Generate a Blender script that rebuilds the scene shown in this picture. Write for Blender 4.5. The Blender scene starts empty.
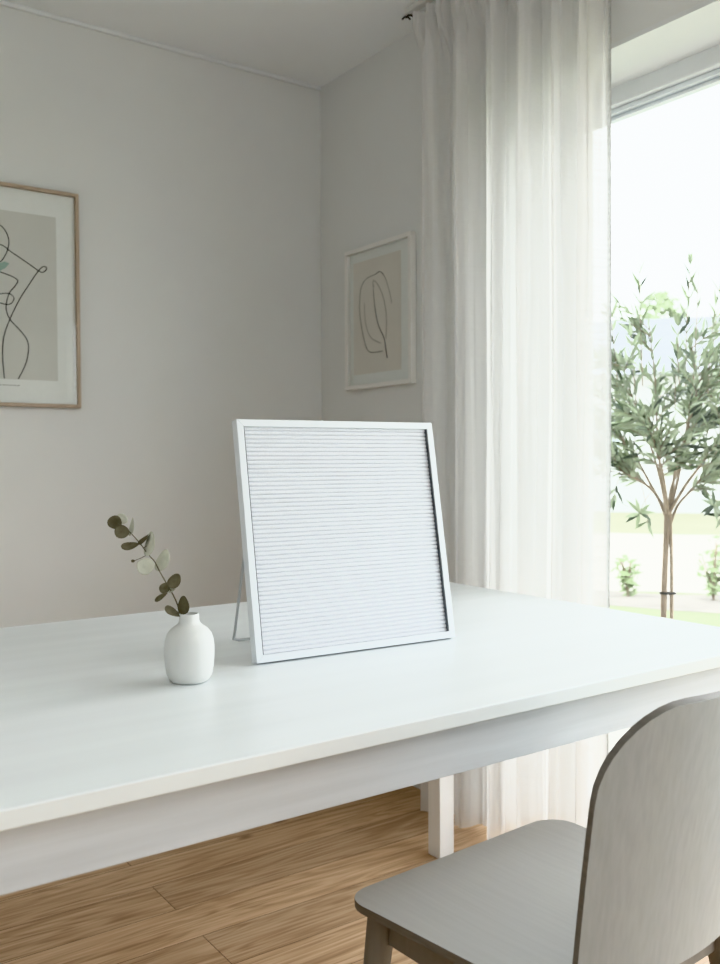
import bpy, bmesh, math, random
from mathutils import Vector, Matrix

random.seed(7)
PI = math.pi
sc = bpy.context.scene
COL = sc.collection

# ------------------------------------------------------------------ helpers
def link(o, parent=None):
    COL.objects.link(o)
    if parent is not None:
        o.parent = parent
    return o

def obj(name, bm, mat, parent=None, smooth=None, bevel=0, bseg=2):
    me = bpy.data.meshes.new(name)
    bmesh.ops.recalc_face_normals(bm, faces=bm.faces[:]) if bm.faces else None
    bm.to_mesh(me)
    bm.free()
    if mat is not None:
        me.materials.append(mat)
    o = bpy.data.objects.new(name, me)
    link(o, parent)
    if smooth is not None:
        for p in me.polygons:
            p.use_smooth = True
        me.set_sharp_from_angle(angle=math.radians(smooth))
    if bevel:
        m = o.modifiers.new('edge', 'BEVEL')
        m.width = bevel
        m.segments = bseg
        m.limit_method = 'ANGLE'
        m.angle_limit = math.radians(40)
    return o

def empty(name, loc=(0, 0, 0), rz=0, parent=None):
    o = bpy.data.objects.new(name, None)
    o.empty_display_size = 0.1
    o.location = loc
    o.rotation_euler = (0, 0, rz)
    return link(o, parent)

def tag(o, label=None, cat=None, group=None, kind=None):
    if label: o['label'] = label
    if cat: o['category'] = cat
    if group: o['group'] = group
    if kind: o['kind'] = kind
    return o

def struct(o):
    o['kind'] = 'structure'
    return o

def add_box(bm, x0, x1, y0, y1, z0, z1):
    vs = [bm.verts.new((x, y, z)) for z in (z0, z1) for y in (y0, y1) for x in (x0, x1)]
    for f in ((0, 2, 3, 1), (4, 5, 7, 6), (0, 1, 5, 4), (2, 6, 7, 3), (0, 4, 6, 2), (1, 3, 7, 5)):
        bm.faces.new([vs[i] for i in f])

def box(*a):
    bm = bmesh.new()
    add_box(bm, *a)
    return bm

def add_tube(bm, pts, rad, n=8, cap=True):
    """tube along points; rad a number or a list"""
    pts = [Vector(p) for p in pts]
    rings = []
    prev = None
    for i, p in enumerate(pts):
        t = (pts[min(i + 1, len(pts) - 1)] - pts[max(i - 1, 0)])
        if t.length < 1e-9: t = Vector((0, 0, 1))
        t.normalize()
        if prev is None:
            a = Vector((0, 0, 1)) if abs(t.z) < .9 else Vector((1, 0, 0))
            nrm = t.cross(a).normalized()
        else:
            nrm = (prev - t * prev.dot(t))
            nrm = nrm.normalized() if nrm.length > 1e-6 else t.orthogonal().normalized()
        prev = nrm
        b = t.cross(nrm)
        r = rad[i] if isinstance(rad, (list, tuple)) else rad
        rings.append([bm.verts.new(p + (nrm * math.cos(2 * PI * k / n) + b * math.sin(2 * PI * k / n)) * r) for k in range(n)])
    for a, b in zip(rings, rings[1:]):
        for k in range(n):
            bm.faces.new((a[k], a[(k + 1) % n], b[(k + 1) % n], b[k]))
    if cap:
        bm.faces.new(rings[0][::-1])
        bm.faces.new(rings[-1])

def spline(pts, n=8):
    """Catmull-Rom through points"""
    P = [Vector(p) for p in pts]
    out = []
    for i in range(len(P) - 1):
        p0 = P[max(i - 1, 0)]; p1 = P[i]; p2 = P[i + 1]; p3 = P[min(i + 2, len(P) - 1)]
        for k in range(n):
            t = k / n
            out.append(.5 * ((2 * p1) + (p2 - p0) * t + (2 * p0 - 5 * p1 + 4 * p2 - p3) * t * t + (3 * p1 - p0 - 3 * p2 + p3) * t ** 3))
    out.append(P[-1])
    return out

# ------------------------------------------------------------------ materials
def lin(c):
    return tuple((v / 12.92 if v <= .04045 else ((v + .055) / 1.055) ** 2.4) for v in (x / 255 for x in c)) + (1,)

def new_mat(name):
    m = bpy.data.materials.new(name)
    m.use_nodes = True
    nt = m.node_tree
    nt.nodes.clear()
    out = nt.nodes.new('ShaderNodeOutputMaterial')
    return m, nt, out

def principled(name, rgb, rough=.6, spec=.5, noise=None, bump=None, metallic=0, coords='Object', coat=0):
    """noise = (scale xyz, amount, detail): value variation;  bump = (scale xyz, strength, distance)"""
    m, nt, out = new_mat(name)
    N, L = nt.nodes, nt.links
    b = N.new('ShaderNodeBsdfPrincipled')
    L.new(b.outputs[0], out.inputs[0])
    b.inputs['Roughness'].default_value = rough
    b.inputs['Specular IOR Level'].default_value = spec
    b.inputs['Metallic'].default_value = metallic
    b.inputs['Coat Weight'].default_value = coat
    c = lin(rgb)
    b.inputs['Base Color'].default_value = c
    tc = N.new('ShaderNodeTexCoord')
    if noise:
        mp = N.new('ShaderNodeMapping'); mp.inputs['Scale'].default_value = noise[0]
        nz = N.new('ShaderNodeTexNoise'); nz.inputs['Scale'].default_value = 1
        nz.inputs['Detail'].default_value = noise[2] if len(noise) > 2 else 4
        L.new(tc.outputs[coords], mp.inputs[0]); L.new(mp.outputs[0], nz.inputs[0])
        rp = N.new('ShaderNodeValToRGB')
        k = noise[1]
        rp.color_ramp.elements[0].position = .3
        rp.color_ramp.elements[1].position = .7
        rp.color_ramp.elements[0].color = tuple(max(0, v * (1 - k)) for v in c[:3]) + (1,)
        rp.color_ramp.elements[1].color = tuple(min(1, v * (1 + k)) for v in c[:3]) + (1,)
        L.new(nz.outputs['Fac'], rp.inputs[0]); L.new(rp.outputs[0], b.inputs['Base Color'])
    if bump:
        mp = N.new('ShaderNodeMapping'); mp.inputs['Scale'].default_value = bump[0]
        nz = N.new('ShaderNodeTexNoise'); nz.inputs['Scale'].default_value = 1; nz.inputs['Detail'].default_value = 3
        L.new(tc.outputs[coords], mp.inputs[0]); L.new(mp.outputs[0], nz.inputs[0])
        bp = N.new('ShaderNodeBump'); bp.inputs['Strength'].default_value = bump[1]; bp.inputs['Distance'].default_value = bump[2]
        L.new(nz.outputs['Fac'], bp.inputs['Height']); L.new(bp.outputs[0], b.inputs['Normal'])
    return m

M = {}
M['wall'] = principled('wall_paint', (216, 217, 216), .9, .2, ((2.5, 2.5, 2.5), .02), ((180, 180, 180), .06, .002))
M['ceiling'] = principled('ceiling_paint', (231, 234, 236), .9, .2, ((1.5, 1.5, 1.5), .015))
M['white_trim'] = principled('white_trim_paint', (218, 221, 222), .5, .4, ((3, 3, 3), .02))
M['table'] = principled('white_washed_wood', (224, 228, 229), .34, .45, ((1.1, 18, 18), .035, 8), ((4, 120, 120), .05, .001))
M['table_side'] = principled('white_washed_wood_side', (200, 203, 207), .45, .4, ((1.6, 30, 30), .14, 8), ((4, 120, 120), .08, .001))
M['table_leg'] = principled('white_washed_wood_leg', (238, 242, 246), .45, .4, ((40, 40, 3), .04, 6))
M['chair'] = principled('grey_stained_wood', (161, 166, 168), .42, .45, ((150, 150, 6.0), .06, 6), ((150, 150, 6), .10, .001))
M['chair_seat'] = principled('grey_stained_seat', (176, 177, 176), .38, .45, ((150, 7.0, 60), .035, 6), ((150, 6, 150), .08, .001))
M['chair_edge'] = principled('shaded_ply_edge', (118, 114, 109), .5, .4, ((30, 30, 200), .10))  # edges coloured darker to carry the shade of sides turned from the window
M['chair_leg'] = principled('grey_brown_stained_leg', (126, 122, 117), .5, .4, ((60, 60, 4), .07, 6))
M['ceramic'] = principled('matte_white_ceramic', (212, 213, 211), .55, .35, ((20, 20, 20), .012), ((160, 160, 160), .03, .001))
M['clay_in'] = principled('shaded_inner_ceramic', (190, 184, 176), .8, .2, ((20, 20, 20), .03))
M['board_frame'] = principled('white_lacquered_aluminium', (218, 222, 226), .38, .45, ((30, 30, 30), .01))
M['felt'] = principled('white_felt', (217, 219, 224), .95, .1, ((420, 420, 420), .05, 3), ((700, 700, 700), .35, .001))
M['back_card'] = principled('white_backing_card', (225, 225, 225), .8, .2, ((9, 9, 9), .02))
M['gap'] = principled('dark_grey_gap_shade', (92, 94, 98), .9, .1, ((90, 90, 90), .2))
M['wire'] = principled('white_coated_wire', (178, 180, 181), .4, .5, ((30, 30, 30), .02))
M['oak_frame'] = principled('light_oak_frame', (172, 156, 140), .5, .35, ((40, 40, 4), .10, 6))
M['white_frame'] = principled('white_frame_paint', (226, 224, 221), .45, .4, ((20, 20, 20), .015))
M['mat_card'] = principled('white_mount_card', (228, 228, 226), .9, .1, ((60, 60, 60), .01))
M['print_grey'] = principled('warm_grey_print', (206, 204, 199), .9, .1, ((6, 6, 6), .025))
M['print_beige'] = principled('beige_print', (220, 214, 208), .9, .1, ((6, 6, 6), .025))
M['ink'] = principled('black_ink', (38, 38, 38), .8, .2, ((50, 50, 50), .1))
M['ink_faint'] = principled('grey_ink', (128, 123, 117), .8, .2, ((50, 50, 50), .1))
M['ink_teal'] = principled('pale_green_ink', (150, 172, 164), .8, .2, ((50, 50, 50), .05))
M['track'] = principled('white_track', (214, 213, 210), .4, .4, ((20, 20, 20), .01))
M['dark_hook'] = principled('dark_metal_hook', (58, 58, 58), .4, .5, ((90, 90, 90), .1), metallic=.6)
M['frame_upvc'] = principled('white_window_frame', (218, 222, 224), .4, .4, ((8, 8, 8), .01))
M['alu'] = principled('grey_aluminium', (222, 229, 233), .45, .4, ((40, 4, 40), .05))
M['leaf_dark'] = principled('eucalyptus_leaf_brown_green', (112, 107, 90), .75, .25, ((90, 90, 90), .22, 4))
M['leaf_pale'] = principled('eucalyptus_leaf_pale', (196, 196, 182), .75, .25, ((70, 70, 70), .10, 4))
M['sprig_stem'] = principled('sprig_stem', (112, 106, 90), .7, .3, ((90, 90, 90), .12))
M['bark'] = principled('olive_bark', (120, 108, 95), .9, .2, ((60, 60, 14), .28, 6), ((90, 90, 30), .4, .004))
M['bark_pale'] = principled('olive_branch_bark', (130, 118, 103), .9, .2, ((60, 60, 30), .22, 6))
M['tie'] = principled('black_rubber_tie', (36, 34, 32), .7, .3, ((60, 60, 60), .1))
M['lawn'] = principled('lawn_green', (128, 134, 108), .95, .1, ((1.4, 1.4, 1.4), .22, 8))
M['dry_grass'] = principled('dry_grass', (138, 138, 118), .95, .1, ((.5, .5, .5), .22, 6))
M['gravel'] = principled('pale_gravel', (206, 201, 193), .95, .1, ((2.2, 2.2, 2.2), .10, 8))
M['soil'] = principled('bed_soil', (126, 122, 116), .95, .1, ((5, 5, 5), .4, 6))
M['terrace'] = principled('terrace_stone', (170, 167, 160), .9, .2, ((2, 2, 2), .08, 6))
M['shrub'] = principled('shrub_leaf', (128, 142, 108), .8, .2, ((6, 6, 6), .30))
M['far_tree'] = principled('far_tree_leaf', (140, 152, 122), .9, .1, ((1.2, 1.2, 1.2), .2))
M['house_wall'] = principled('pale_render', (205, 207, 208), .9, .1, ((.7, .7, .7), .03))
M['house_roof'] = principled('blue_grey_roof', (142, 145, 149), .8, .2, ((.5, .5, 6), .08))
M['house_glass'] = principled('dark_window_glass', (170, 178, 184), .2, .5, ((1, 1, 1), .05))

def olive_leaf_mat():
    m, nt, out = new_mat('olive_leaf')
    N, L = nt.nodes, nt.links
    b = N.new('ShaderNodeBsdfPrincipled'); b.inputs['Roughness'].default_value = .5
    g = N.new('ShaderNodeNewGeometry')
    rp = N.new('ShaderNodeValToRGB')
    e = rp.color_ramp.elements
    e[0].position = 0; e[0].color = lin((36, 49, 35))
    e[1].position = 1; e[1].color = lin((150, 162, 134))
    x = e.new(.3); x.color = lin((60, 75, 52))
    x = e.new(.6); x.color = lin((106, 119, 90))
    L.new(g.outputs['Random Per Island'], rp.inputs[0])
    mx = N.new('ShaderNodeMixRGB'); mx.inputs[2].default_value = lin((158, 168, 146))
    mul = N.new('ShaderNodeMath'); mul.operation = 'MULTIPLY'; mul.inputs[1].default_value = .55
    L.new(g.outputs['Backfacing'], mul.inputs[0])
    L.new(mul.outputs[0], mx.inputs[0]); L.new(rp.outputs[0], mx.inputs[1])
    L.new(mx.outputs[0], b.inputs['Base Color'])
    t = N.new('ShaderNodeBsdfTranslucent'); L.new(mx.outputs[0], t.inputs[0])
    ms = N.new('ShaderNodeMixShader'); ms.inputs[0].default_value = .18
    L.new(b.outputs[0], ms.inputs[1]); L.new(t.outputs[0], ms.inputs[2]); L.new(ms.outputs[0], out.inputs[0])
    return m
M['olive'] = olive_leaf_mat()

def glass_mat(name, gloss=.06):
    m, nt, out = new_mat(name)
    N, L = nt.nodes, nt.links
    t = N.new('ShaderNodeBsdfTransparent'); t.inputs[0].default_value = (.97, .985, .98, 1)
    g = N.new('ShaderNodeBsdfGlossy'); g.inputs['Roughness'].default_value = .01
    lw = N.new('ShaderNodeLayerWeight'); lw.inputs['Blend'].default_value = .5
    pw = N.new('ShaderNodeMath'); pw.operation = 'POWER'; pw.inputs[1].default_value = 4.5; L.new(lw.outputs['Facing'], pw.inputs[0])
    fr = N.new('ShaderNodeMath'); fr.operation = 'MULTIPLY_ADD'; fr.inputs[1].default_value = .85; fr.inputs[2].default_value = .04; L.new(pw.outputs[0], fr.inputs[0])
    nz = N.new('ShaderNodeTexNoise'); nz.inputs['Scale'].default_value = .8
    md = N.new('ShaderNodeMath'); md.operation = 'MULTIPLY_ADD'; md.inputs[1].default_value = .01; 
    L.new(nz.outputs['Fac'], md.inputs[0]); L.new(fr.outputs[0], md.inputs[2])
    ms = N.new('ShaderNodeMixShader')
    L.new(md.outputs[0], ms.inputs[0]); L.new(t.outputs[0], ms.inputs[1]); L.new(g.outputs[0], ms.inputs[2])
    L.new(ms.outputs[0], out.inputs[0])
    return m
M['glass'] = glass_mat('clear_glass')

def oak_floor_mat():
    m, nt, out = new_mat('oak_planks')
    N, L = nt.nodes, nt.links
    b = N.new('ShaderNodeBsdfPrincipled'); b.inputs['Roughness'].default_value = .42
    b.inputs['Specular IOR Level'].default_value = .35
    tc = N.new('ShaderNodeTexCoord')
    mp = N.new('ShaderNodeMapping'); mp.inputs['Location'].default_value = (.99 + 4.2, .731 + .146 * 40, 0)
    L.new(tc.outputs['Object'], mp.inputs[0])
    br = N.new('ShaderNodeTexBrick')
    br.inputs['Scale'].default_value = 1
    br.inputs['Brick Width'].default_value = 2.1
    br.inputs['Row Height'].default_value = .146
    br.inputs['Mortar Size'].default_value = .0011
    br.inputs['Mortar Smooth'].default_value = .4
    br.offset = .37; br.offset_frequency = 2
    br.inputs['Color1'].default_value = (0, 0, 0, 1); br.inputs['Color2'].default_value = (1, 1, 1, 1)
    br.inputs['Mortar'].default_value = (.5, .5, .5, 1)
    L.new(mp.outputs[0], br.inputs[0])
    # per-plank offset of the grain
    sep = N.new('ShaderNodeSeparateXYZ'); L.new(tc.outputs['Object'], sep.inputs[0])
    pl = N.new('ShaderNodeMath'); pl.operation = 'MULTIPLY'; pl.inputs[1].default_value = 7.3
    L.new(br.outputs['Color'], pl.inputs[0])
    cmb = N.new('ShaderNodeCombineXYZ')
    L.new(sep.outputs[0], cmb.inputs[0]); L.new(sep.outputs[1], cmb.inputs[1]); L.new(pl.outputs[0], cmb.inputs[2])
    mg = N.new('ShaderNodeMapping'); mg.inputs['Scale'].default_value = (1.0, 8, 1); L.new(cmb.outputs[0], mg.inputs[0])
    n1 = N.new('ShaderNodeTexNoise'); n1.inputs['Scale'].default_value = 1.6; n1.inputs['Detail'].default_value = 3; n1.inputs['Distortion'].default_value = .8
    L.new(mg.outputs[0], n1.inputs[0])
    # cathedral rings from the noise
    rg = N.new('ShaderNodeMath'); rg.operation = 'MULTIPLY'; rg.inputs[1].default_value = 48
    L.new(n1.outputs['Fac'], rg.inputs[0])
    sn = N.new('ShaderNodeMath'); sn.operation = 'SINE'; L.new(rg.outputs[0], sn.inputs[0])
    mf = N.new('ShaderNodeMapping'); mf.inputs['Scale'].default_value = (4, 130, 1); L.new(cmb.outputs[0], mf.inputs[0])
    n2 = N.new('ShaderNodeTexNoise'); n2.inputs['Scale'].default_value = 1; n2.inputs['Detail'].default_value = 4
    L.new(mf.outputs[0], n2.inputs[0])
    a1 = N.new('ShaderNodeMath'); a1.operation = 'MULTIPLY_ADD'; a1.inputs[1].default_value = .085
    ns = N.new('ShaderNodeMath'); ns.operation = 'MULTIPLY_ADD'; ns.inputs[1].default_value = .7; ns.inputs[2].default_value = .17
    L.new(n2.outputs['Fac'], ns.inputs[0])
    L.new(sn.outputs[0], a1.inputs[0]); L.new(ns.outputs[0], a1.inputs[2])
    rp = N.new('ShaderNodeValToRGB'); e = rp.color_ramp.elements
    e[0].position = .22; e[0].color = lin((140, 112, 88))
    e[1].position = .78; e[1].color = lin((220, 194, 166))
    x = e.new(.5); x.color = lin((192, 162, 132))
    L.new(a1.outputs[0], rp.inputs[0])
    # plank tone
    tn = N.new('ShaderNodeMixRGB'); tn.blend_type = 'MULTIPLY'; tn.inputs[0].default_value = 1
    tr = N.new('ShaderNodeValToRGB'); tr.color_ramp.elements[0].color = (.86, .86, .86, 1); tr.color_ramp.elements[1].color = (1.05, 1.04, 1.02, 1)
    L.new(br.outputs['Color'], tr.inputs[0]); L.new(rp.outputs[0], tn.inputs[1]); L.new(tr.outputs[0], tn.inputs[2])
    # knots
    vo = N.new('ShaderNodeTexVoronoi'); vo.inputs['Scale'].default_value = 1
    mk = N.new('ShaderNodeMapping'); mk.inputs['Scale'].default_value = (1.7, 3.4, 1); L.new(cmb.outputs[0], mk.inputs[0]); L.new(mk.outputs[0], vo.inputs[0])
    kr = N.new('ShaderNodeValToRGB'); kr.color_ramp.elements[0].position = .015; kr.color_ramp.elements[0].color = (.35, .3, .27, 1)
    kr.color_ramp.elements[1].position = .06; kr.color_ramp.elements[1].color = (1, 1, 1, 1)
    L.new(vo.outputs['Distance'], kr.inputs[0])
    k2 = N.new('ShaderNodeMixRGB'); k2.blend_type = 'MULTIPLY'; k2.inputs[0].default_value = 1
    L.new(tn.outputs[0], k2.inputs[1]); L.new(kr.outputs[0], k2.inputs[2])
    # seams
    mx = N.new('ShaderNodeMixRGB'); mx.inputs[2].default_value = lin((88, 68, 54))
    L.new(br.outputs['Fac'], mx.inputs[0]); L.new(k2.outputs[0], mx.inputs[1])
    L.new(mx.outputs[0], b.inputs['Base Color'])
    bp = N.new('ShaderNodeBump'); bp.inputs['Strength'].default_value = .12; bp.inputs['Distance'].default_value = .002
    L.new(a1.outputs[0], bp.inputs['Height']); L.new(bp.outputs[0], b.inputs['Normal'])
    L.new(b.outputs[0], out.inputs[0])
    return m
M['oak_floor'] = oak_floor_mat()

def linen_mat(name, clear, rgb):
    m, nt, out = new_mat(name)
    N, L = nt.nodes, nt.links
    tc = N.new('ShaderNodeTexCoord')
    def nz(scale, detail=3):
        mp = N.new('ShaderNodeMapping'); mp.inputs['Scale'].default_value = scale
        n = N.new('ShaderNodeTexNoise'); n.inputs['Scale'].default_value = 1; n.inputs['Detail'].default_value = detail
        L.new(tc.outputs['UV'], mp.inputs[0]); L.new(mp.outputs[0], n.inputs[0])
        return n.outputs['Fac']
    warp = nz((150, 2.5, 1), 2); weft = nz((6, 150, 1), 2)
    ad = N.new('ShaderNodeMath'); ad.operation = 'ADD'; L.new(warp, ad.inputs[0]); L.new(weft, ad.inputs[1])
    hf = N.new('ShaderNodeMath'); hf.operation = 'MULTIPLY'; hf.inputs[1].default_value = .5; L.new(ad.outputs[0], hf.inputs[0])
    rp = N.new('ShaderNodeValToRGB'); c = lin(rgb)
    rp.color_ramp.elements[0].position = .34; rp.color_ramp.elements[0].color = tuple(v * .75 for v in c[:3]) + (1,)
    rp.color_ramp.elements[1].position = .64; rp.color_ramp.elements[1].color = c
    L.new(hf.outputs[0], rp.inputs[0])
    d = N.new('ShaderNodeBsdfDiffuse'); t = N.new('ShaderNodeBsdfTranslucent')
    L.new(rp.outputs[0], d.inputs[0]); L.new(rp.outputs[0], t.inputs[0])
    m1 = N.new('ShaderNodeMixShader'); m1.inputs[0].default_value = .54
    L.new(d.outputs[0], m1.inputs[1]); L.new(t.outputs[0], m1.inputs[2])
    tr = N.new('ShaderNodeBsdfTransparent')
    cr = N.new('ShaderNodeMapRange'); cr.inputs['From Min'].default_value = .34; cr.inputs['From Max'].default_value = .64
    cr.inputs['To Min'].default_value = clear * .4; cr.inputs['To Max'].default_value = clear * 1.6
    L.new(hf.outputs[0], cr.inputs[0])
    m2 = N.new('ShaderNodeMixShader'); L.new(cr.outputs[0], m2.inputs[0])
    L.new(m1.outputs[0], m2.inputs[1]); L.new(tr.outputs[0], m2.inputs[2])
    L.new(m2.outputs[0], out.inputs[0])
    return m
M['linen'] = linen_mat('sheer_linen', .20, (251, 250, 249))
M['linen_hem'] = linen_mat('sheer_linen_hem', .02, (226, 227, 226))

# ------------------------------------------------------------------ room shell
H = 2.464
X0, Y0 = -4.4, -5.2          # far limits of the room behind the camera
WT = .32                     # outer wall thickness
OY0, OY1 = -3.90, -.96       # window opening along the window wall
OZ1 = 2.115

struct(obj('floor', box(X0, WT, Y0, 0, -.12, 0), M['oak_floor']))
struct(obj('ceiling', box(X0, WT, Y0, .12, H, H + .12), M['ceiling']))
struct(obj('wall_left', box(X0, WT, 0, .12, -.12, H), M['wall']))
bm = bmesh.new()
add_box(bm, 0, WT, OY1, 0, 0, H)
add_box(bm, 0, WT, Y0, OY0, 0, H)
add_box(bm, 0, WT, OY0, OY1, OZ1 + .012, H)
struct(obj('wall_right', bm, M['wall']))
struct(obj('wall_rear', box(X0, WT, Y0 - .12, Y0, -.12, H), M['wall']))
struct(obj('wall_back', box(X0 - .12, X0, Y0 - .12, .12, -.12, H), M['wall']))
struct(obj('baseboard_left', box(X0, -.014, -.014, 0, 0, .075), M['white_trim'], bevel=.003))
struct(obj('baseboard_right', box(-.014, 0, OY1 + .001, 0, 0, .075), M['white_trim'], bevel=.003))
struct(obj('trim_1', box(X0, -.001, -.012, 0, H - .014, H), M['white_trim'], bevel=.003))
# white painted lining of the window recess
bm = bmesh.new()
add_box(bm, -.002, .20, OY0, OY1, OZ1, OZ1 + .012)
add_box(bm, -.002, .20, OY1 - .012, OY1, 0, OZ1)
add_box(bm, -.002, .20, OY0, OY0 + .012, 0, OZ1)
struct(obj('trim_2', bm, M['white_trim']))

# window: outer frame > sash, drip bead, pane
FX0, FX1 = .20, .28
bm = bmesh.new()
add_box(bm, FX0, FX1, OY0, OY1, OZ1 - .048, OZ1 + .012)
add_box(bm, FX0, FX1, OY0, OY1, 0, .06)
add_box(bm, FX0, FX1, OY1 - .07, OY1, .06, OZ1 - .048)
add_box(bm, FX0, FX1, OY0, OY0 + .07, .06, OZ1 - .048)
win = struct(obj('window_1', bm, M['frame_upvc'], bevel=.004))
bm = bmesh.new()
add_box(bm, FX0 + .015, FX1 - .01, OY1 - .115, OY1 - .07, .06, OZ1 - .048)
add_box(bm, FX0 + .015, FX1 - .01, OY0 + .07, OY0 + .145, .06, OZ1 - .048)
obj('sash', bm, M['frame_upvc'], win, bevel=.004)
bm = bmesh.new()
add_box(bm, FX0 + .02, FX1 - .015, OY0 + .145, OY1 - .115, OZ1 - .062, OZ1 - .049)
add_box(bm, FX0 + .035, FX1 - .02, OY0 + .145, OY1 - .115, OZ1 - .074, OZ1 - .064)
add_box(bm, FX0 + .02, FX1 - .015, OY0 + .145, OY1 - .115, .06, .08)
obj('glazing_bar', bm, M['alu'], win, bevel=.002)
bm = bmesh.new()
bm.faces.new([bm.verts.new(q) for q in ((.248, OY0 + .145, .08), (.248, OY1 - .115, .08), (.248, OY1 - .115, OZ1 - .07), (.248, OY0 + .145, OZ1 - .07))])
obj('pane', bm, M['glass'], win)

# ------------------------------------------------------------------ curtain on its ceiling track
trk = tag(empty('curtain_track', (-.10, -1.9, H)), 'slim white curtain track along the ceiling edge, dark hooks at its end', 'curtain track')
obj('rail', box(-.011, .011, -1.3, 1.25, -.016, 0), M['track'], trk, bevel=.002)
for k, (dy, dz) in enumerate(((1.244, -.022), (1.226, -.024))):
    bm = bmesh.new()
    add_tube(bm, [(-.022, dy, dz - .012), (-.012, dy, dz - .002), (.0, dy, dz + .001), (.010, dy, dz - .004)], .0028, 6)
    obj('hook', bm, M['dark_hook'], trk, smooth=60)

def curtain_bm(y_a, y_b, z_lo, z_hi, hem=False):
    """pleated sheet: irregular folds, pinched at the heading"""
    # fold crests along the track (world y)
    folds = [-.698, -.775, -.834, -.925, -.981, -1.05, -1.116, -1.172, -1.222, -1.285, -1.335, -1.375, -1.405]
    nu, nv = 300, 64
    bm = bmesh.new()
    uvl = bm.loops.layers.uv.new('UVMap')
    rnd = random.Random(3)
    amps = [rnd.uniform(.024, .046) for _ in folds]
    ph = [rnd.uniform(-1, 1) for _ in folds]
    grid = []
    length = 1.5
    for j in range(nv + 1):
        v = j / nv
        z = z_lo + (z_hi - z_lo) * v
        hd = max(0, (z - (z_hi - .14)) / .14)              # heading zone
        lo = 1 - v
        row = []
        for i in range(nu + 1):
            s = i / nu * (len(folds) - 1)
            k = min(int(s), len(folds) - 2); t = s - k
            e = t * t * (3 - 2 * t)
            # smooth piecewise map between crests, drifting with height
            ya = folds[k] + .010 * ph[k] * math.sin(2.2 * v * PI + ph[k] * 3) * lo
            yb = folds[k + 1] + .010 * ph[k + 1] * math.sin(2.2 * v * PI + ph[k + 1] * 3) * lo
            y = ya + (yb - ya) * (t + .16 * math.sin(2 * PI * t) * (1 if k % 2 else -1) * (1 - hd))
            sgn = 1 if k % 2 == 0 else -1
            a = amps[k] + (amps[k + 1] - amps[k]) * e
            a *= .98 + .2 * lo
            x = a * sgn * math.cos(PI * t)
            # soft secondary creases
            x += (.0035 * math.sin(11 * s + 5 * v) + .0032 * math.sin(17.3 * s - 3.7 * v + 1.1 * math.sin(6 * v)) + .0022 * math.sin(29 * s + 2.3 * math.sin(4.1 * v + s))) * (1 - hd)
            # narrow tucks running down from the heading
            x += .013 * max(0, v - .35) ** 1.3 * math.sin(2 * PI * s * 1.9 + .6 * math.sin(3 * v + s)) * (1 - hd)
            y += .004 * math.sin(7 * s + 3.1 * v)
            # heading: pinch pleats
            if hd > 0:
                q = min(1, hd * 1.6)
                px = .034 * (1 - 2 * abs(math.sin(PI * s * 1.25)) ** .55) + .006 * math.sin(2 * PI * s * 4.5)
                x = x * (1 - q) + px * q
            if i == nu or i == 0:
                pass
            zz = z + (.006 * math.sin(s * 2.4) * lo ** 6)
            row.append((bm.verts.new((-.10 + x, y, zz)), s / (len(folds) - 1), v))
        grid.append(row)
    for j in range(nv):
        for i in range(nu):
            q = (grid[j][i], grid[j][i + 1], grid[j + 1][i + 1], grid[j + 1][i])
            f = bm.faces.new([w[0] for w in q])
            for lp, w in zip(f.loops, q):
                lp[uvl].uv = (w[1] * length, w[2] * 2.4)
    edge = [(r[-1][0].co.copy()) for r in grid]
    return bm, edge

cbm, edge = curtain_bm(0, 0, .012, H - .042)
cur = obj('curtain', cbm, M['linen'], None, smooth=180)
tag(cur, 'sheer off-white linen curtain falling in pleats from ceiling to floor', 'curtain')
bm = bmesh.new()
uvl = bm.loops.layers.uv.new('UVMap')
prev = None
for j, p in enumerate(edge):
    a = bm.verts.new((p.x - .0015, p.y + .012, p.z)); b = bm.verts.new((p.x - .0035, p.y - .004, p.z)); c = bm.verts.new((p.x + .0035, p.y + .002, p.z))
    if prev:
        for q in ((prev[0], prev[1], b, a), (prev[1], prev[2], c, b)):
            f = bm.faces.new(q)
            for lp in f.loops:
                lp[uvl].uv = (lp.vert.co.y, lp.vert.co.z)
    prev = (a, b, c)
obj('side_hem', bm, M['linen_hem'], cur, smooth=180)

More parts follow.
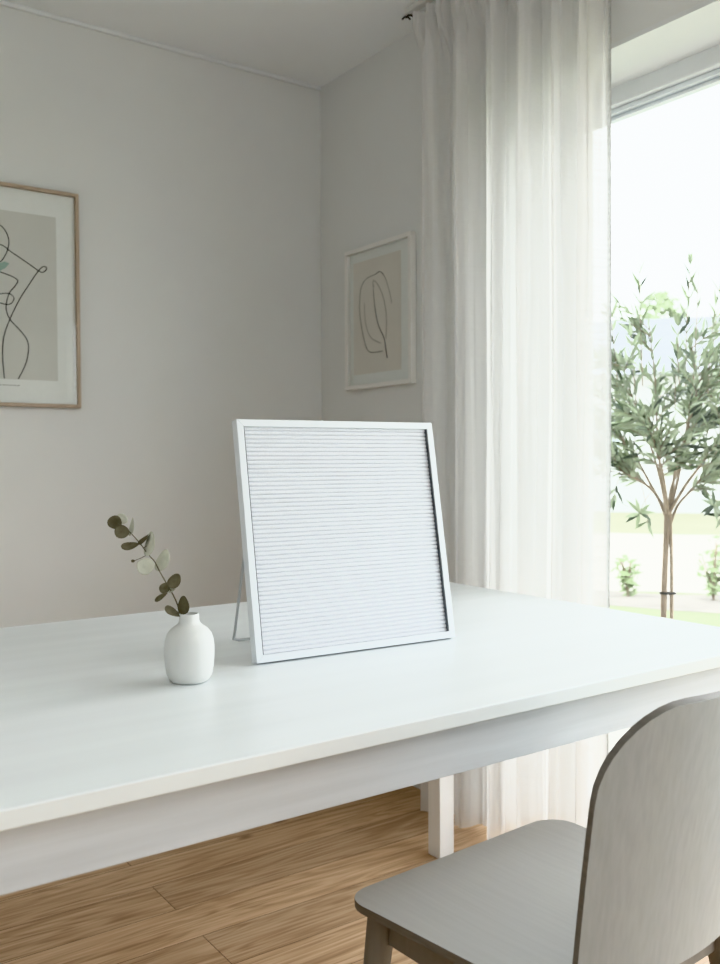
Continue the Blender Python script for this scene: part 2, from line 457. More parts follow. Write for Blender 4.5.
# ------------------------------------------------------------------ framed pictures
def picture(name, plane, a0, a1, z0, z1, fw, dep, fmat, pr, pmat, label):
    """plane 'y': hangs on wall_left (y=0), a along x;  'x': hangs on the window wall (x=0), a along y"""
    def P(a, d, z):
        return (a, -d, z) if plane == 'y' else (-d, a, z)
    def bx(bm, a_, b_, d_, e_, z_, y_):
        p, q = P(a_, d_, z_), P(b_, e_, y_)
        add_box(bm, *sorted((p[0], q[0])), *sorted((p[1], q[1])), *sorted((p[2], q[2])))
    root = empty(name, P((a0 + a1) / 2, .001, z0))
    tag(root, label, 'picture')
    def child(n, bm, m, **k):
        o = obj(n, bm, m, root, **k)
        for v in o.data.vertices:
            v.co -= root.location
        return o
    bm = bmesh.new()
    bx(bm, a0, a1, .001, dep, z0, z0 + fw); bx(bm, a0, a1, .001, dep, z1 - fw, z1)
    bx(bm, a0, a0 + fw, .001, dep, z0 + fw, z1 - fw); bx(bm, a1 - fw, a1, .001, dep, z0 + fw, z1 - fw)
    child('frame', bm, fmat, bevel=.0015)
    bm = bmesh.new(); bx(bm, a0 + fw, a1 - fw, .002, .010, z0 + fw, z1 - fw)
    child('mount', bm, M['mat_card'])
    bm = bmesh.new(); bx(bm, pr[0], pr[1], .0102, .0108, pr[2], pr[3])
    art = child('print', bm, pmat)
    bm = bmesh.new()
    bm.faces.new([bm.verts.new(P(a_, dep - .005, z_)) for a_, z_ in ((a0 + fw, z0 + fw), (a1 - fw, z0 + fw), (a1 - fw, z1 - fw), (a0 + fw, z1 - fw))])
    child('glass', bm, M['glass'])
    def line(pts, r, mat=M['ink'], nm='ink_line', smooth_n=8):
        bm = bmesh.new()
        rr = r
        sp = spline([P(a, .0112, z) for a, z in pts], smooth_n)
        if isinstance(r, tuple):
            rr = [r[0] + (r[1] - r[0]) * i / (len(sp) - 1) for i in range(len(sp))]
        add_tube(bm, sp, rr, 6)
        for v in bm.verts:   # ink lies flat on the paper
            if plane == 'y': v.co.y = -.0112 + (v.co.y + .0112) * .2
            else: v.co.x = -.0112 + (v.co.x + .0112) * .2
        o = obj(nm, bm, mat, art, smooth=180)
        for v in o.data.vertices:
            v.co -= root.location
        return o
    return root, line, P, art

# big one, left wall: 50 x 70
A0, A1 = -1.421, -.921
root, line, P, art = picture('framed_picture', 'y', A0, A1, 1.245, 1.918, .011, .024, M['oak_frame'], (-1.345, -.990, 1.328, 1.837), M['print_grey'],
    'large oak-framed abstract line drawing with white mount on the left wall')
# measured in crop pixels: x 0..60 -> -1.161..-.975 ; y 200..400
def C(px, py):
    x = px / 4.817; y = 200 + py / 4.82
    fx = -1.161 + x * (.172 / 57)
    # vertical scale grows slightly to the right (the wall recedes)
    ztop = 1.833 + .0; 
    zz = 1.833 - (y - (210 + x * .123)) * (.508 / (171 - x * .123 + x * .0 + (x * .0)))
    return (fx, zz)
def mir(x): return -2.326 - x
line([C(-38, 215), C(-25, 160), C(0, 120), C(28, 142), C(45, 190), C(38, 240), C(15, 285), C(-8, 302), C(-30, 290)], .0017)
line([C(-120, 300), C(-70, 240), C(0, 212), C(60, 250), C(130, 297), C(183, 334), C(203, 342), C(222, 330), C(222, 316), C(205, 316), C(184, 336),
      C(140, 400), C(90, 480), C(45, 575), C(16, 660), C(8, 750), C(15, 866)], .0017)
line([C(-110, 330), C(-50, 320), C(0, 345), C(50, 363), C(84, 384), C(72, 412), C(42, 452), C(28, 520), C(45, 575), C(90, 625), C(124, 672), C(131, 720), C(116, 792), C(80, 866)], .0017)
line([C(-60, 480), C(-20, 458), C(40, 450), C(65, 470), C(54, 496), C(30, 504), C(-10, 496), C(-50, 505)], .0015)
line([C(-120, 300), C(-140, 420), C(-105, 540), C(-150, 660), C(-140, 780), C(-105, 866)], .0017)
bm = bmesh.new()
lf = [C(-4, 306), C(24, 294), C(46, 304), C(28, 326), C(0, 342), C(-14, 330)]
bm.faces.new([bm.verts.new(P(a, .0111, z)) for a, z in lf])
o = obj('ink_leaf', bm, M['ink_teal'], art)
for v in o.data.vertices: v.co -= root.location
# faint caption line under the print (illegible specks in the photo)
bm = bmesh.new()
xx = -1.225
rr = random.Random(2)
while xx < -1.105:
    w = rr.uniform(.004, .011)
    p = P(xx, .0104, 1.3085); q = P(xx + w, .0108, 1.3105)
    add_box(bm, *sorted((p[0], q[0])), *sorted((p[1], q[1])), p[2], q[2])
    xx += w + .003
o = obj('caption', bm, M['ink_faint'], root)
for v in o.data.vertices: v.co -= root.location

# smaller one, window wall: 40 x 50
B0, B1 = -.570, -.190
root, line, P, art = picture('framed_picture', 'x', B0, B1, 1.325, 1.816, .015, .024, M['white_frame'], (-.502, -.228, 1.376, 1.769), M['print_beige'],
    'smaller white-framed abstract loop drawing hanging beside the curtain')
def D(px, py):   # crop pixels inside the print quad
    u = (px - 190) / 208.0
    top = 280 - u * 58; bot = 765 - u * 20
    w = (py - top) / (bot - top)
    return (-.228 - u * .274, 1.769 - w * .393)
line([D(320, 662), D(262, 663), D(237, 605), D(219, 490), D(224, 390), D(250, 345), D(290, 326), D(310, 314), D(330, 336), D(350, 400), D(360, 455)], (.0017, .0010), M['ink_faint'])
line([D(290, 325), D(310, 314), D(328, 332)], .0013)
line([D(280, 355), D(284, 440), D(300, 540), D(325, 600), D(334, 650), D(340, 693)], (.0011, .0024))
line([D(280, 350), D(300, 370), D(325, 430), D(338, 520), D(334, 610)], .0012, M['ink_faint'])
line([D(240, 450), D(246, 540), D(270, 602), D(312, 626)], .0011, M['ink_faint'])

# ------------------------------------------------------------------ table
TX0, TX1, TY0, TY1, TZ = -2.24, -.22, -1.978, -.959, .74
ST = .0215
tab = tag(empty('dining_table', ((TX0 + TX1) / 2, (TY0 + TY1) / 2, 0)), 'large white-washed wooden dining table by the window', 'table')
def tb(*a):
    bm = box(*a)
    for v in bm.verts: v.co -= tab.location
    return bm
obj('tabletop', tb(TX0, TX1, TY0, TY1, TZ - ST, TZ), M['table'], tab, bevel=.002, bseg=3)
I = .03
LW = .05
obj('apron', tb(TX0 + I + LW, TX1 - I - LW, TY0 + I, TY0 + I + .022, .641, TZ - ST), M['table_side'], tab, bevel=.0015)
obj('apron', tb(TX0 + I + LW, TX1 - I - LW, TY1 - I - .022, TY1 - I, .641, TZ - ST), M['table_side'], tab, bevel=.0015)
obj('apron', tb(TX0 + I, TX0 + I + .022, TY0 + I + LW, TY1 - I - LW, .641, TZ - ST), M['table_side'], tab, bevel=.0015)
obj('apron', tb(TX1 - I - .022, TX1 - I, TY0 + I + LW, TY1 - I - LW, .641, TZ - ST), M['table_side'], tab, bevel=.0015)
for x in (TX0 + I, TX1 - I - LW):
    for y in (TY0 + I, TY1 - I - LW):
        obj('leg', tb(x, x + LW, y, y + LW, 0, TZ - ST), M['table_leg'], tab, bevel=.002)

# ------------------------------------------------------------------ chair
CH = empty('dining_chair', (-.878, -1.985, 0), math.radians(4))
tag(CH, 'grey stained wooden dining chair with curved backrest tucked at the table', 'chair')

def sheet(rows, thick, mat_face, mat_edge, name, parent):
    """closed slab from a grid of surface points: rows of (front point, normal-ish offset)"""
    me = bpy.data.meshes.new(name)
    bm = bmesh.new()
    nr, nc = len(rows), len(rows[0])
    A = [[bm.verts.new(p) for p in r] for r in rows]
    # normals
    B = []
    for j in range(nr):
        rr = []
        for i in range(nc):
            du = Vector(rows[j][min(i + 1, nc - 1)]) - Vector(rows[j][max(i - 1, 0)])
            jj0, jj1 = max(j - 1, 0), min(j + 1, nr - 1)
            dv = Vector(rows[jj1][i]) - Vector(rows[jj0][i])
            n = Vector(rows[nr // 2][min(nc // 2 + 1, nc - 1)]) - Vector(rows[nr // 2][nc // 2 - 1])
            n = du.cross(dv)
            n = n.normalized() if n.length > 1e-9 else Vector((0, 0, 1))
            rr.append(bm.verts.new(Vector(rows[j][i]) - n * thick))
        B.append(rr)
    for j in range(nr - 1):
        for i in range(nc - 1):
            bm.faces.new((A[j][i], A[j][i + 1], A[j + 1][i + 1], A[j + 1][i]))
            bm.faces.new((B[j][i], B[j + 1][i], B[j + 1][i + 1], B[j][i + 1]))
    ef = []
    for j in range(nr - 1):
        ef.append(bm.faces.new((A[j][0], A[j + 1][0], B[j + 1][0], B[j][0])))
        ef.append(bm.faces.new((A[j][-1], B[j][-1], B[j + 1][-1], A[j + 1][-1])))
    for i in range(nc - 1):
        ef.append(bm.faces.new((A[0][i], B[0][i], B[0][i + 1], A[0][i + 1])))
        ef.append(bm.faces.new((A[-1][i], A[-1][i + 1], B[-1][i + 1], B[-1][i])))
    for f in ef: f.material_index = 1
    bmesh.ops.recalc_face_normals(bm, faces=bm.faces[:])
    bm.to_mesh(me); bm.free()
    me.materials.append(mat_face); me.materials.append(mat_edge)
    for p in me.polygons: p.use_smooth = True
    me.set_sharp_from_angle(angle=math.radians(48))
    o = bpy.data.objects.new(name, me)
    link(o, parent)
    m = o.modifiers.new('edge', 'BEVEL'); m.width = .002; m.segments = 2; m.limit_method = 'ANGLE'; m.angle_limit = math.radians(55)
    return o

def rounded_rows(hw0, hw1, v0, v1, r0, r1, n=22):
    """(v, halfwidth) pairs: rounded rectangle, corner radius r0 at v0 and r1 at v1"""
    out = []
    k = 9
    for i in range(k):
        a = PI / 2 * i / k
        out.append((v0 + r0 * (1 - math.cos(a)), -r0 * (1 - math.sin(a))))
    for i in range(n + 1):
        out.append((v0 + r0 + (v1 - r1 - v0 - r0) * i / n, 0))
    for i in range(1, k + 1):
        a = PI / 2 * i / k
        out.append((v1 - r1 * (1 - math.sin(a)), -r1 * (1 - math.cos(a))))
    return [(v, hw0 + (hw1 - hw0) * (v - v0) / (v1 - v0) + d) for v, d in out]

SZ = .44
rows = []
for v, hw in rounded_rows(.215, .243, -.205, .205, .05, .055):
    r = []
    for i in range(25):
        u = -1 + 2 * i / 24
        x = u * hw
        # shallow dish, front rolls down a touch
        z = SZ - .007 * (1 - u * u) * max(0, 1 - (v / .21) ** 2) - .005 * max(0, (v - .13) / .075) ** 2
        r.append((x, v, z))
    rows.append(r)
sheet(rows, .012, M['chair_seat'], M['chair_edge'], 'seat', CH)

rows = []
for v, hw in rounded_rows(.193, .212, .447, .804, .035, .112):
    r = []
    for i in range(25):
        u = -1 + 2 * i / 24
        x = u * hw
        t = (v - .424) / .36
        y = -.212 - .055 * t - .010 * t * t + .036 * (x / .19) ** 2
        r.append((-x + .001, y, v))
    rows.append(r)
sheet(rows, .011, M['chair'], M['chair_edge'], 'backrest', CH)

# frame under the seat
for (a, b, c, d) in ((-.19, .19, .150, .170), (-.17, .17, -.168, -.148), (-.198, -.178, -.15, .152), (.178, .198, -.15, .152)):
    obj('apron', box(a, b, c, d, SZ - .068, SZ - .0185), M['chair_leg'], CH, bevel=.002)

def leg_bm(x, y, dx, dy):
    bm = bmesh.new()
    for zc, w, k in ((SZ - .0185, .020, 0), (0, .0125, 1)):
        n = 12
        for i in range(n):
            a = 2 * PI * i / n
            c, s = math.cos(a), math.sin(a)
            q = (abs(c) ** 4 + abs(s) ** 4) ** -.25
            bm.verts.new((x + dx * k + w * q * c, y + dy * k + w * q * s, zc))
    bm.verts.ensure_lookup_table()
    n = 12
    V = bm.verts
    for i in range(n):
        bm.faces.new((V[i], V[(i + 1) % n], V[n + (i + 1) % n], V[n + i]))
    bm.faces.new([V[i] for i in range(n)][::-1]); bm.faces.new([V[n + i] for i in range(n)])
    return bm
for (x, y, dx, dy) in ((-.195, .160, -.035, .03), (.195, .160, .035, .03), (-.180, -.158, -.04, -.07), (.170, -.158, .03, -.07)):
    obj('leg', leg_bm(x, y, dx, dy), M['chair_leg'], CH, smooth=50)

# ------------------------------------------------------------------ letter board
BLc = Vector((-1.1466, -1.5742, TZ)); e = Vector((.9982, -.0600, 0)); nrm = Vector((-.0600, -.9982, 0))
W, Hh = .415, .416
tilt = math.radians(10.4)
lb = empty('letter_board', BLc)
lb.rotation_euler = (0, 0, math.atan2(e.y, e.x))
tag(lb, 'square white blank felt letter board standing tilted on the table', 'letter board')
# local: x along board, y into depth (away from the front), z up; tilt by rotating about x
TM = Matrix.Rotation(-tilt, 4, 'X')
DEP = .020
LIFT = DEP * math.sin(tilt)
def lbobj(n, bm, mat, par=None, **k):
    bmesh.ops.transform(bm, matrix=TM, verts=bm.verts[:])
    return obj(n, bm, mat, par or lb, **k)
FW = .0125
def mitre(p):
    bm = bmesh.new()
    (x0, z0), (x1, z1), (x2, z2), (x3, z3) = p
    vs = [bm.verts.new((x, y, z)) for y in (0, DEP) for x, z in p]
    bm.faces.new(vs[:4]); bm.faces.new(vs[4:][::-1])
    for i in range(4):
        bm.faces.new((vs[i], vs[(i + 1) % 4], vs[4 + (i + 1) % 4], vs[4 + i]))
    return bm
g = .0003
for p in (((0, 0), (W, 0), (W - FW, FW), (FW, FW)), ((0, Hh), (W, Hh), (W - FW, Hh - FW), (FW, Hh - FW)),
          ((0, 0), (FW, FW), (FW, Hh - FW), (0, Hh)), ((W, 0), (W - FW, FW), (W - FW, Hh - FW), (W, Hh))):
    lbobj('frame_side', mitre(p), M['board_frame'], bevel=.0008)
# felt panel: ribs as relief
n_r = 52
bm = bmesh.new()
z0, z1 = FW - .001, Hh - FW + .001
pit = (z1 - z0) / n_r
prof = []
for k in range(n_r):
    b = z0 + k * pit
    prof += [(b, .0092), (b + pit * .12, .0092), (b + pit * .19, .0074), (b + pit * .32, .0066), (b + pit * .60, .0064), (b + pit * .85, .0066), (b + pit * .96, .0074)]
prof.append((z1, .0092))
ln = [bm.verts.new((FW + .0022, y, z)) for z, y in prof]
rn = [bm.verts.new((W - FW - .0022, y, z)) for z, y in prof]
for i in range(len(prof) - 1):
    bm.faces.new((ln[i], rn[i], rn[i + 1], ln[i + 1]))
lbobj('felt_panel', bm, M['felt'], smooth=40)
lbobj('backing', box(FW - .001, W - FW + .001, .0115, .017, FW - .001, Hh - FW + .001), M['back_card'])
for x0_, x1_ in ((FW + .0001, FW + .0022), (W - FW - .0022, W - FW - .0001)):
    lbobj('gap_shade_strip', box(x0_, x1_, .0022, .0114, FW + .0005, Hh - FW - .0005), M['gap'])  # dark strips coloured in for the shade between felt and frame
# wire easel leg: a U hinged high on the back
bm = bmesh.new()
ct, st_ = math.cos(tilt), math.sin(tilt)
def back(x, h):
    return Vector((x, DEP * ct + h * st_, h * ct - DEP * st_ * 0)) + Vector((0, .002, 0))
xl, xr = .047, W - .047
yb = .186
rad = .0027
L_ = [back(xl, .375), Vector((xl - .010, yb - .012, .016)), Vector((xl - .008, yb - .003, rad + .004)), Vector((xl + .004, yb, rad)), Vector((xl + .012, yb, rad))]
R_ = [Vector((W - p.x, p.y, p.z)) for p in L_][::-1]
add_tube(bm, L_ + R_, rad, 8)
easel = obj('easel_wire', bm, M['wire'], lb, smooth=60)
for x in (xl, xr):
    bm = bmesh.new()
    p = back(x, .375)
    add_box(bm, p.x - .010, p.x + .010, p.y - .006, p.y + .004, p.z - .008, p.z + .008)
    obj('hinge', bm, M['board_frame'], lb, bevel=.001)
# stand on the lowest edge: the back lower edge lies DEP*sin(tilt) below
lb.location.z = TZ + LIFT

# ------------------------------------------------------------------ vase and sprig
vb = Vector((-1.2815, -1.604, TZ))
vase = empty('bud_vase', vb)
vase.scale = (1, 1, .965)
tag(vase, 'small matte white ceramic bud vase with narrow neck', 'vase')
prof = [(0, .0), (.022, 0), (.0275, .0012), (.0315, .005), (.0350, .013), (.0371, .026), (.0384, .042), (.0384, .055), (.0372, .067), (.0342, .077), (.0290, .0845),
        (.0225, .0895), (.0180, .0925), (.0160, .0955), (.0152, .099), (.0152, .107), (.0150, .1088), (.0142, .1094)]
inner = [(.0142, .1094), (.0132, .1088), (.0128, .107), (.0128, .097), (.016, .091), (.026, .083), (.031, .07), (.031, .02), (0, .012)]
def lathe(pts, n=48):
    bm = bmesh.new()
    prev = None
    for r, z in pts:
        ring = [bm.verts.new((0, 0, z))] if r == 0 else [bm.verts.new((r * math.cos(2 * PI * k / n), r * math.sin(2 * PI * k / n), z)) for k in range(n)]
        if prev:
            for k in range(n):
                a = prev[k % len(prev)]; b = prev[(k + 1) % len(prev)]; c = ring[(k + 1) % len(ring)]; d = ring[k % len(ring)]
                f = []
                for q in (a, b, c, d):
                    if q not in f: f.append(q)
                if len(f) > 2: bm.faces.new(f)
        prev = ring
    return bm
obj('body', lathe(prof + inner[1:]), M['ceramic'], vase, smooth=60)

# sprig: shapes laid out in the vertical plane through the vase that faces the table's front-left
RV = Vector((.8173, -.5762, 0)).normalized(); UV_ = Vector((0, 0, 1)); FV = Vector((.576, .817, 0)).normalized()
S = 1.425 / 918.3
def SP(zx, zy, d=0):           # crop units -> world
    px, py = 100 + zx / 7.2, 505 + zy / 7.2
    return vb + RV * ((px - 189.5) * S) + UV_ * ((681 - py) * S * 1.0) + FV * d
sprig = empty('eucalyptus_sprig', vb + Vector((0, 0, .012)))
tag(sprig, 'dried eucalyptus sprig with round leaves leaning left out of the vase', 'dried sprig')
def sobj(n, bm, mat, **k):
    for v in bm.verts: v.co -= sprig.location
    return obj(n, bm, mat, sprig, **k)
stem = [vb + Vector((.006, -.006, .016)), vb + RV * .001 + UV_ * .085, SP(588, 795), SP(575, 750), SP(540, 660), SP(490, 570), SP(437, 475), SP(400, 402), SP(355, 350), SP(300, 275), SP(240, 205), SP(180, 150), SP(140, 130)]
bm = bmesh.new()
sp = spline(stem, 5)
add_tube(bm, sp, [.0013 - .0006 * i / len(sp) for i in range(len(sp))], 7)
for a, b in (((355, 350), (250, 398)), ((588, 795), (540, 762)), ((490, 590), (520, 560)), ((300, 275), (260, 285)), ((320, 300), (345, 290)), ((200, 165), (175, 185))):
    add_tube(bm, [SP(*a), SP((a[0] + b[0]) / 2, (a[1] + b[1]) / 2 + 4), SP(*b)], .0006, 6)
sobj('stem', bm, M['sprig_stem'], smooth=60)
U = S / 7.2
leaves = [  # centre, semi-axes (long, short) in crop units, angle of the long axis, depth, colour
    (112, 122, 46, 42, 20, .006, 'd'), (152, 100, 40, 30, -30, .014, 'p'), (172, 186, 48, 40, 10, -.004, 'd'), (232, 152, 58, 22, 78, .004, 'p'),
    (232, 284, 54, 20, 4, -.006, 'd'), (322, 240, 52, 14, 38, .006, 'd'), (370, 272, 78, 38, 76, -.004, 'p'), (246, 398, 14, 11, 0, .0, 'd'),
    (346, 432, 60, 46, 0, -.010, 'p'), (452, 398, 74, 42, 62, .006, 'p'), (546, 540, 52, 36, 38, -.006, 'd'), (466, 596, 42, 28, 25, .008, 'd'),
    (455, 648, 46, 13, 30, -.010, 'd'), (540, 586, 50, 12, 42, .002, 'p'), (610, 716, 60, 38, 80, -.005, 'd'), (535, 756, 56, 12, -32, -.008, 'd')]
for (cx, cy, la, lb_, ang, dep, col) in leaves:
    if la > 20: la *= 1.12; lb_ *= 1.22
    bm = bmesh.new()
    A = math.radians(ang)
    mj = RV * math.cos(A) + UV_ * math.sin(A)
    mi0 = -RV * math.sin(A) + UV_ * math.cos(A)
    full = max(lb_, la * .86)
    th = math.acos(min(1, lb_ / full))
    mn = mi0 * math.cos(th) + FV * math.sin(th)
    nn = mj.cross(mn)
    c = SP(cx, cy, dep)
    nr, na = 5, 20
    rings = [[bm.verts.new(c)]]
    for i in range(1, nr + 1):
        q = i / nr
        ring = []
        for k in range(na):
            a = 2 * PI * k / na
            wob = 1 + .04 * math.sin(3 * a + cx) + .03 * math.sin(2 * a + cy)
            ring.append(bm.verts.new(c + (mj * math.cos(a) * la + mn * math.sin(a) * full) * U * q * wob
                                     + nn * (0.0009 * q * q * math.cos(2 * a + 1) * (la / 60) - .0016 * (1 - q * q))))
        rings.append(ring)
    for a, b in zip(rings, rings[1:]):
        for k in range(na):
            if len(a) == 1: bm.faces.new((a[0], b[k], b[(k + 1) % na]))
            else: bm.faces.new((a[k], b[k], b[(k + 1) % na], a[(k + 1) % na]))
    o = sobj('leaf', bm, M['leaf_dark'] if col == 'd' else M['leaf_pale'], smooth=80)
    m = o.modifiers.new('thick', 'SOLIDIFY'); m.thickness = .0006

# ------------------------------------------------------------------ outdoors
GZ = -.10
struct(obj('terrain', box(-12, 60, -40, 60, GZ - .3, GZ), M['lawn']))
struct(obj('terrace_ground', box(WT, 1.9, -6, 3, GZ, GZ + .02), M['terrace']))
vd = Vector((.805, .593, 0)).normalized()          # roughly the direction one looks out
vr = Vector((vd.y, -vd.x, 0))
cam0 = Vector((-1.88, -2.915, 0))
def strip(name, d0, d1, z, mat, half=40, wob=.0, n=60):
    bm = bmesh.new()
    rr = random.Random(hash(name) % 7 if False else len(name))
    a = []; b = []
    for i in range(n + 1):
        s = -half + 2 * half * i / n
        p0 = cam0 + vd * (d0 + rr.uniform(-wob, wob)) + vr * s
        p1 = cam0 + vd * (d1 + rr.uniform(-wob, wob)) + vr * s
        a.append(bm.verts.new((p0.x, p0.y, z))); b.append(bm.verts.new((p1.x, p1.y, z)))
    for i in range(n):
        bm.faces.new((a[i], a[i + 1], b[i + 1], b[i]))
    return struct(obj(name, bm, mat))
strip('bed_ground', 7.4, 8.3, GZ + .004, M['soil'], 14, .12)
strip('gravel_ground', 8.3, 14.5, GZ + .003, M['gravel'], 30, .10)
strip('meadow_ground', 14.5, 60, GZ + .002, M['dry_grass'], 60, .3)

# olive tree
ot = Vector((.86, -.905, GZ + .02))
tree = empty('olive_tree', ot)
tag(tree, 'slender olive tree with silvery green leaves standing outside the window', 'tree')
def tobj(n, bm, mat, **k):
    for v in bm.verts: v.co -= ot
    return obj(n, bm, mat, tree, **k)
rt = random.Random(11)
cr = Vector((.8173, -.5762, 0)); cf = Vector((.576, .817, 0))
zf = .885
def T(s, z, d=0): return ot + cr * s + cf * d + Vector((0, 0, z - ot.z))
bm = bmesh.new()
add_tube(bm, spline([T(-.015, GZ + .02), T(-.013, .3), T(-.014, .55), T(-.008, .75), T(-.004, zf)], 5), [.0118 - .00008 * i for i in range(21)], 10)
tobj('trunk', bm, M['bark'], smooth=60)
bm = bmesh.new()
add_tube(bm, spline([T(.015, GZ + .02, .005), T(.015, .3), T(.014, .55), T(.012, .75), T(.006, zf + .01)], 5), [.0074 - .00004 * i for i in range(21)], 10)
tobj('trunk', bm, M['bark_pale'], smooth=60)
bm = bmesh.new()
ring = [T(.0265 * math.cos(2 * PI * k / 20), .603, .016 * math.sin(2 * PI * k / 20)) for k in range(21)]
add_tube(bm, ring, .0045, 6)
tobj('tie_band', bm, M['tie'], smooth=60)
# branches, each a curve; leaves in pairs along the outer part
bb = bmesh.new(); lv = bmesh.new()
def leaf(p, d, up, ln, wd):
    d = d.normalized()
    side = d.cross(up)
    if side.length < 1e-3: side = d.orthogonal()
    side.normalize(); nn = side.cross(d)
    prof = ((0, .10), (.25, .85), (.5, 1.0), (.75, .62), (1, .03))
    L, Rr, Mm = [], [], []
    for t, w in prof:
        c = p + d * ln * t + nn * (-.14 * ln * t * t)
        L.append(lv.verts.new(c - side * wd * w + nn * wd * .25 * w)); Rr.append(lv.verts.new(c + side * wd * w + nn * wd * .25 * w)); Mm.append(lv.verts.new(c))
    for i in range(4):
        lv.faces.new((L[i], Mm[i], Mm[i + 1], L[i + 1])); lv.faces.new((Mm[i], Rr[i], Rr[i + 1], Mm[i + 1]))
def twig(pts, r0, r1, leaf_from, step, ln):
    sp = spline(pts, 8)
    n = len(sp)
    add_tube(bb, sp, [r0 + (r1 - r0) * i / (n - 1) for i in range(n)], 6)
    acc = 0; flip = rt.random() * 6
    for i in range(1, n):
        acc += (sp[i] - sp[i - 1]).length
        if i / n >= leaf_from and acc >= step:
            acc = 0
            t = (sp[i] - sp[i - 1]).normalized()
            flip += 1.57 + rt.uniform(-.5, .5)
            o = t.orthogonal().normalized(); b = t.cross(o)
            for s in (0, PI):
                out = o * math.cos(flip + s) + b * math.sin(flip + s)
                dd = t * rt.uniform(.7, 1.2) + out * rt.uniform(.4, .8) + Vector((0, 0, rt.uniform(-.15, .25)))
                leaf(sp[i], dd, Vector((rt.uniform(-1, 1), rt.uniform(-1, 1), rt.uniform(-.2, 1))), ln * rt.uniform(.75, 1.2), ln * rt.uniform(.085, .125))
    t = (sp[-1] - sp[-3]).normalized()
    leaf(sp[-1], t, Vector((rt.uniform(-1, 1), rt.uniform(-1, 1), .3)), ln * .8, ln * .1)
# main limbs from the fork
limbs = [
    ((-.002, zf - .03, 0), (-.035, zf + .06, .02), (-.09, zf + .11, .01), (-.17, zf + .15, -.02), (-.22, zf + .24, .0)),
    ((-.002, zf - .02, 0), (-.03, zf + .10, -.02), (-.07, zf + .22, -.04), (-.12, zf + .36, -.03), (-.17, zf + .52, -.02)),
    ((0, zf, 0), (-.01, zf + .12, .04), (-.02, zf + .28, .06), (-.03, zf + .45, .05), (-.06, zf + .66, .03)),
    ((.004, zf, 0), (.02, zf + .12, -.04), (.03, zf + .26, -.08), (.06, zf + .42, -.10), (.05, zf + .58, -.08)),
    ((.008, zf + .01, 0), (.03, zf + .14, .02), (.07, zf + .28, .03), (.10, zf + .46, .04), (.11, zf + .84, .02)),
    ((.008, zf - .04, 0), (.04, zf + .03, .01), (.09, zf + .10, -.02), (.15, zf + .20, -.03), (.21, zf + .36, -.02)),
    ((.006, zf, 0), (.03, zf + .08, .06), (.08, zf + .16, .12), (.13, zf + .26, .17), (.17, zf + .40, .18)),
    ((-.004, zf, 0), (-.03, zf + .08, .07), (-.07, zf + .18, .12), (-.12, zf + .28, .17), (-.14, zf + .42, .18)),
    ((0, zf - .01, 0), (-.03, zf + .08, -.06), (-.06, zf + .16, -.11), (-.10, zf + .24, -.16), (-.11, zf + .36, -.17)),
    ((.004, zf, 0), (.04, zf + .10, -.06), (.09, zf + .19, -.11), (.13, zf + .26, -.15), (.16, zf + .38, -.16)),
]
for L in limbs:
    pts = [T(*p) for p in L]
    twig(pts, .0068, .0018, .55, .020, .062)
    sp = spline(pts, 8)
    for q in range(14):
        i = int(len(sp) * rt.uniform(.38, .98))
        p = sp[min(i, len(sp) - 1)]
        h = p - ot
        outw = Vector((h.x, h.y, 0)); outw = outw.normalized() if outw.length > .02 else Vector((rt.uniform(-1, 1), rt.uniform(-1, 1), 0))
        a = rt.uniform(-1.3, 1.3)
        outw = Vector((outw.x * math.cos(a) - outw.y * math.sin(a), outw.x * math.sin(a) + outw.y * math.cos(a), 0))
        ln = rt.uniform(.09, .17)
        up = rt.uniform(.15, 1.0)
        d = (outw + Vector((0, 0, up))).normalized() * ln
        twig([p, p + d * .5 + Vector((0, 0, .008)), p + d], .0022, .0009, .15, .017, rt.uniform(.056, .074))
# long upright shoots above the crown
for (s, z0_, s1, z1_, d) in ((-.085, 1.33, -.098, 1.735, .02), (.07, 1.33, .085, 1.755, .03), (.13, 1.30, .155, 1.60, -.02), (-.17, 1.25, -.205, 1.60, .0), (.02, 1.33, .015, 1.53, -.05),
                          (.22, 1.2, .27, 1.62, .02), (-.13, 1.25, -.15, 1.50, -.06), (.05, 1.25, .06, 1.46, .08), (.17, 1.28, .20, 1.66, .06)):
    twig([T(s, z0_, d), T((s * .6 + s1 * .4), (z0_ + z1_) / 2, d + .01), T(s1, z1_, d)], .0026, .0010, .05, .026, .064)
# low drooping sprays with dark leaves
for (a, b, c) in (((-.10, zf + .10, -.02), (-.085, zf - .01, -.05), (-.10, zf - .03, -.06)), ((.10, zf + .10, -.03), (.14, zf + .05, -.06), (.17, zf + .0, -.08)),
                  ((.05, zf + .04, .01), (.07, zf + .09, -.04), (.09, zf + .08, -.08)), ((-.16, zf + .14, 0), (-.19, zf + .10, -.03), (-.2, zf + .05, -.04))):
    twig([T(*a), T(*b), T(*c)], .0018, .0008, .45, .014, .058)
# star-shaped low sprays of dark leaves
for (s, z, d, n) in ((-.125, zf + .005, -.08, 8), (.125, zf + .03, -.09, 9), (.165, zf - .005, -.07, 6)):
    c = T(s, z, d)
    add_tube(bb, spline([T(s * .45, zf + .09, d * .4), T(s * .8, z + .045, d * .8), c], 5), .0014, 5)
    for k in range(n):
        a = 2 * PI * k / n + rt.uniform(-.25, .25)
        leaf(c, cr * math.cos(a) + Vector((0, 0, 1)) * math.sin(a) * .8 + cf * rt.uniform(-.5, .3), -cf + Vector((rt.uniform(-.4, .4), 0, .5)), rt.uniform(.05, .066), .0075)
tobj('branches', bb, M['bark_pale'], smooth=70)
tobj('foliage', lv, M['olive'], smooth=70)

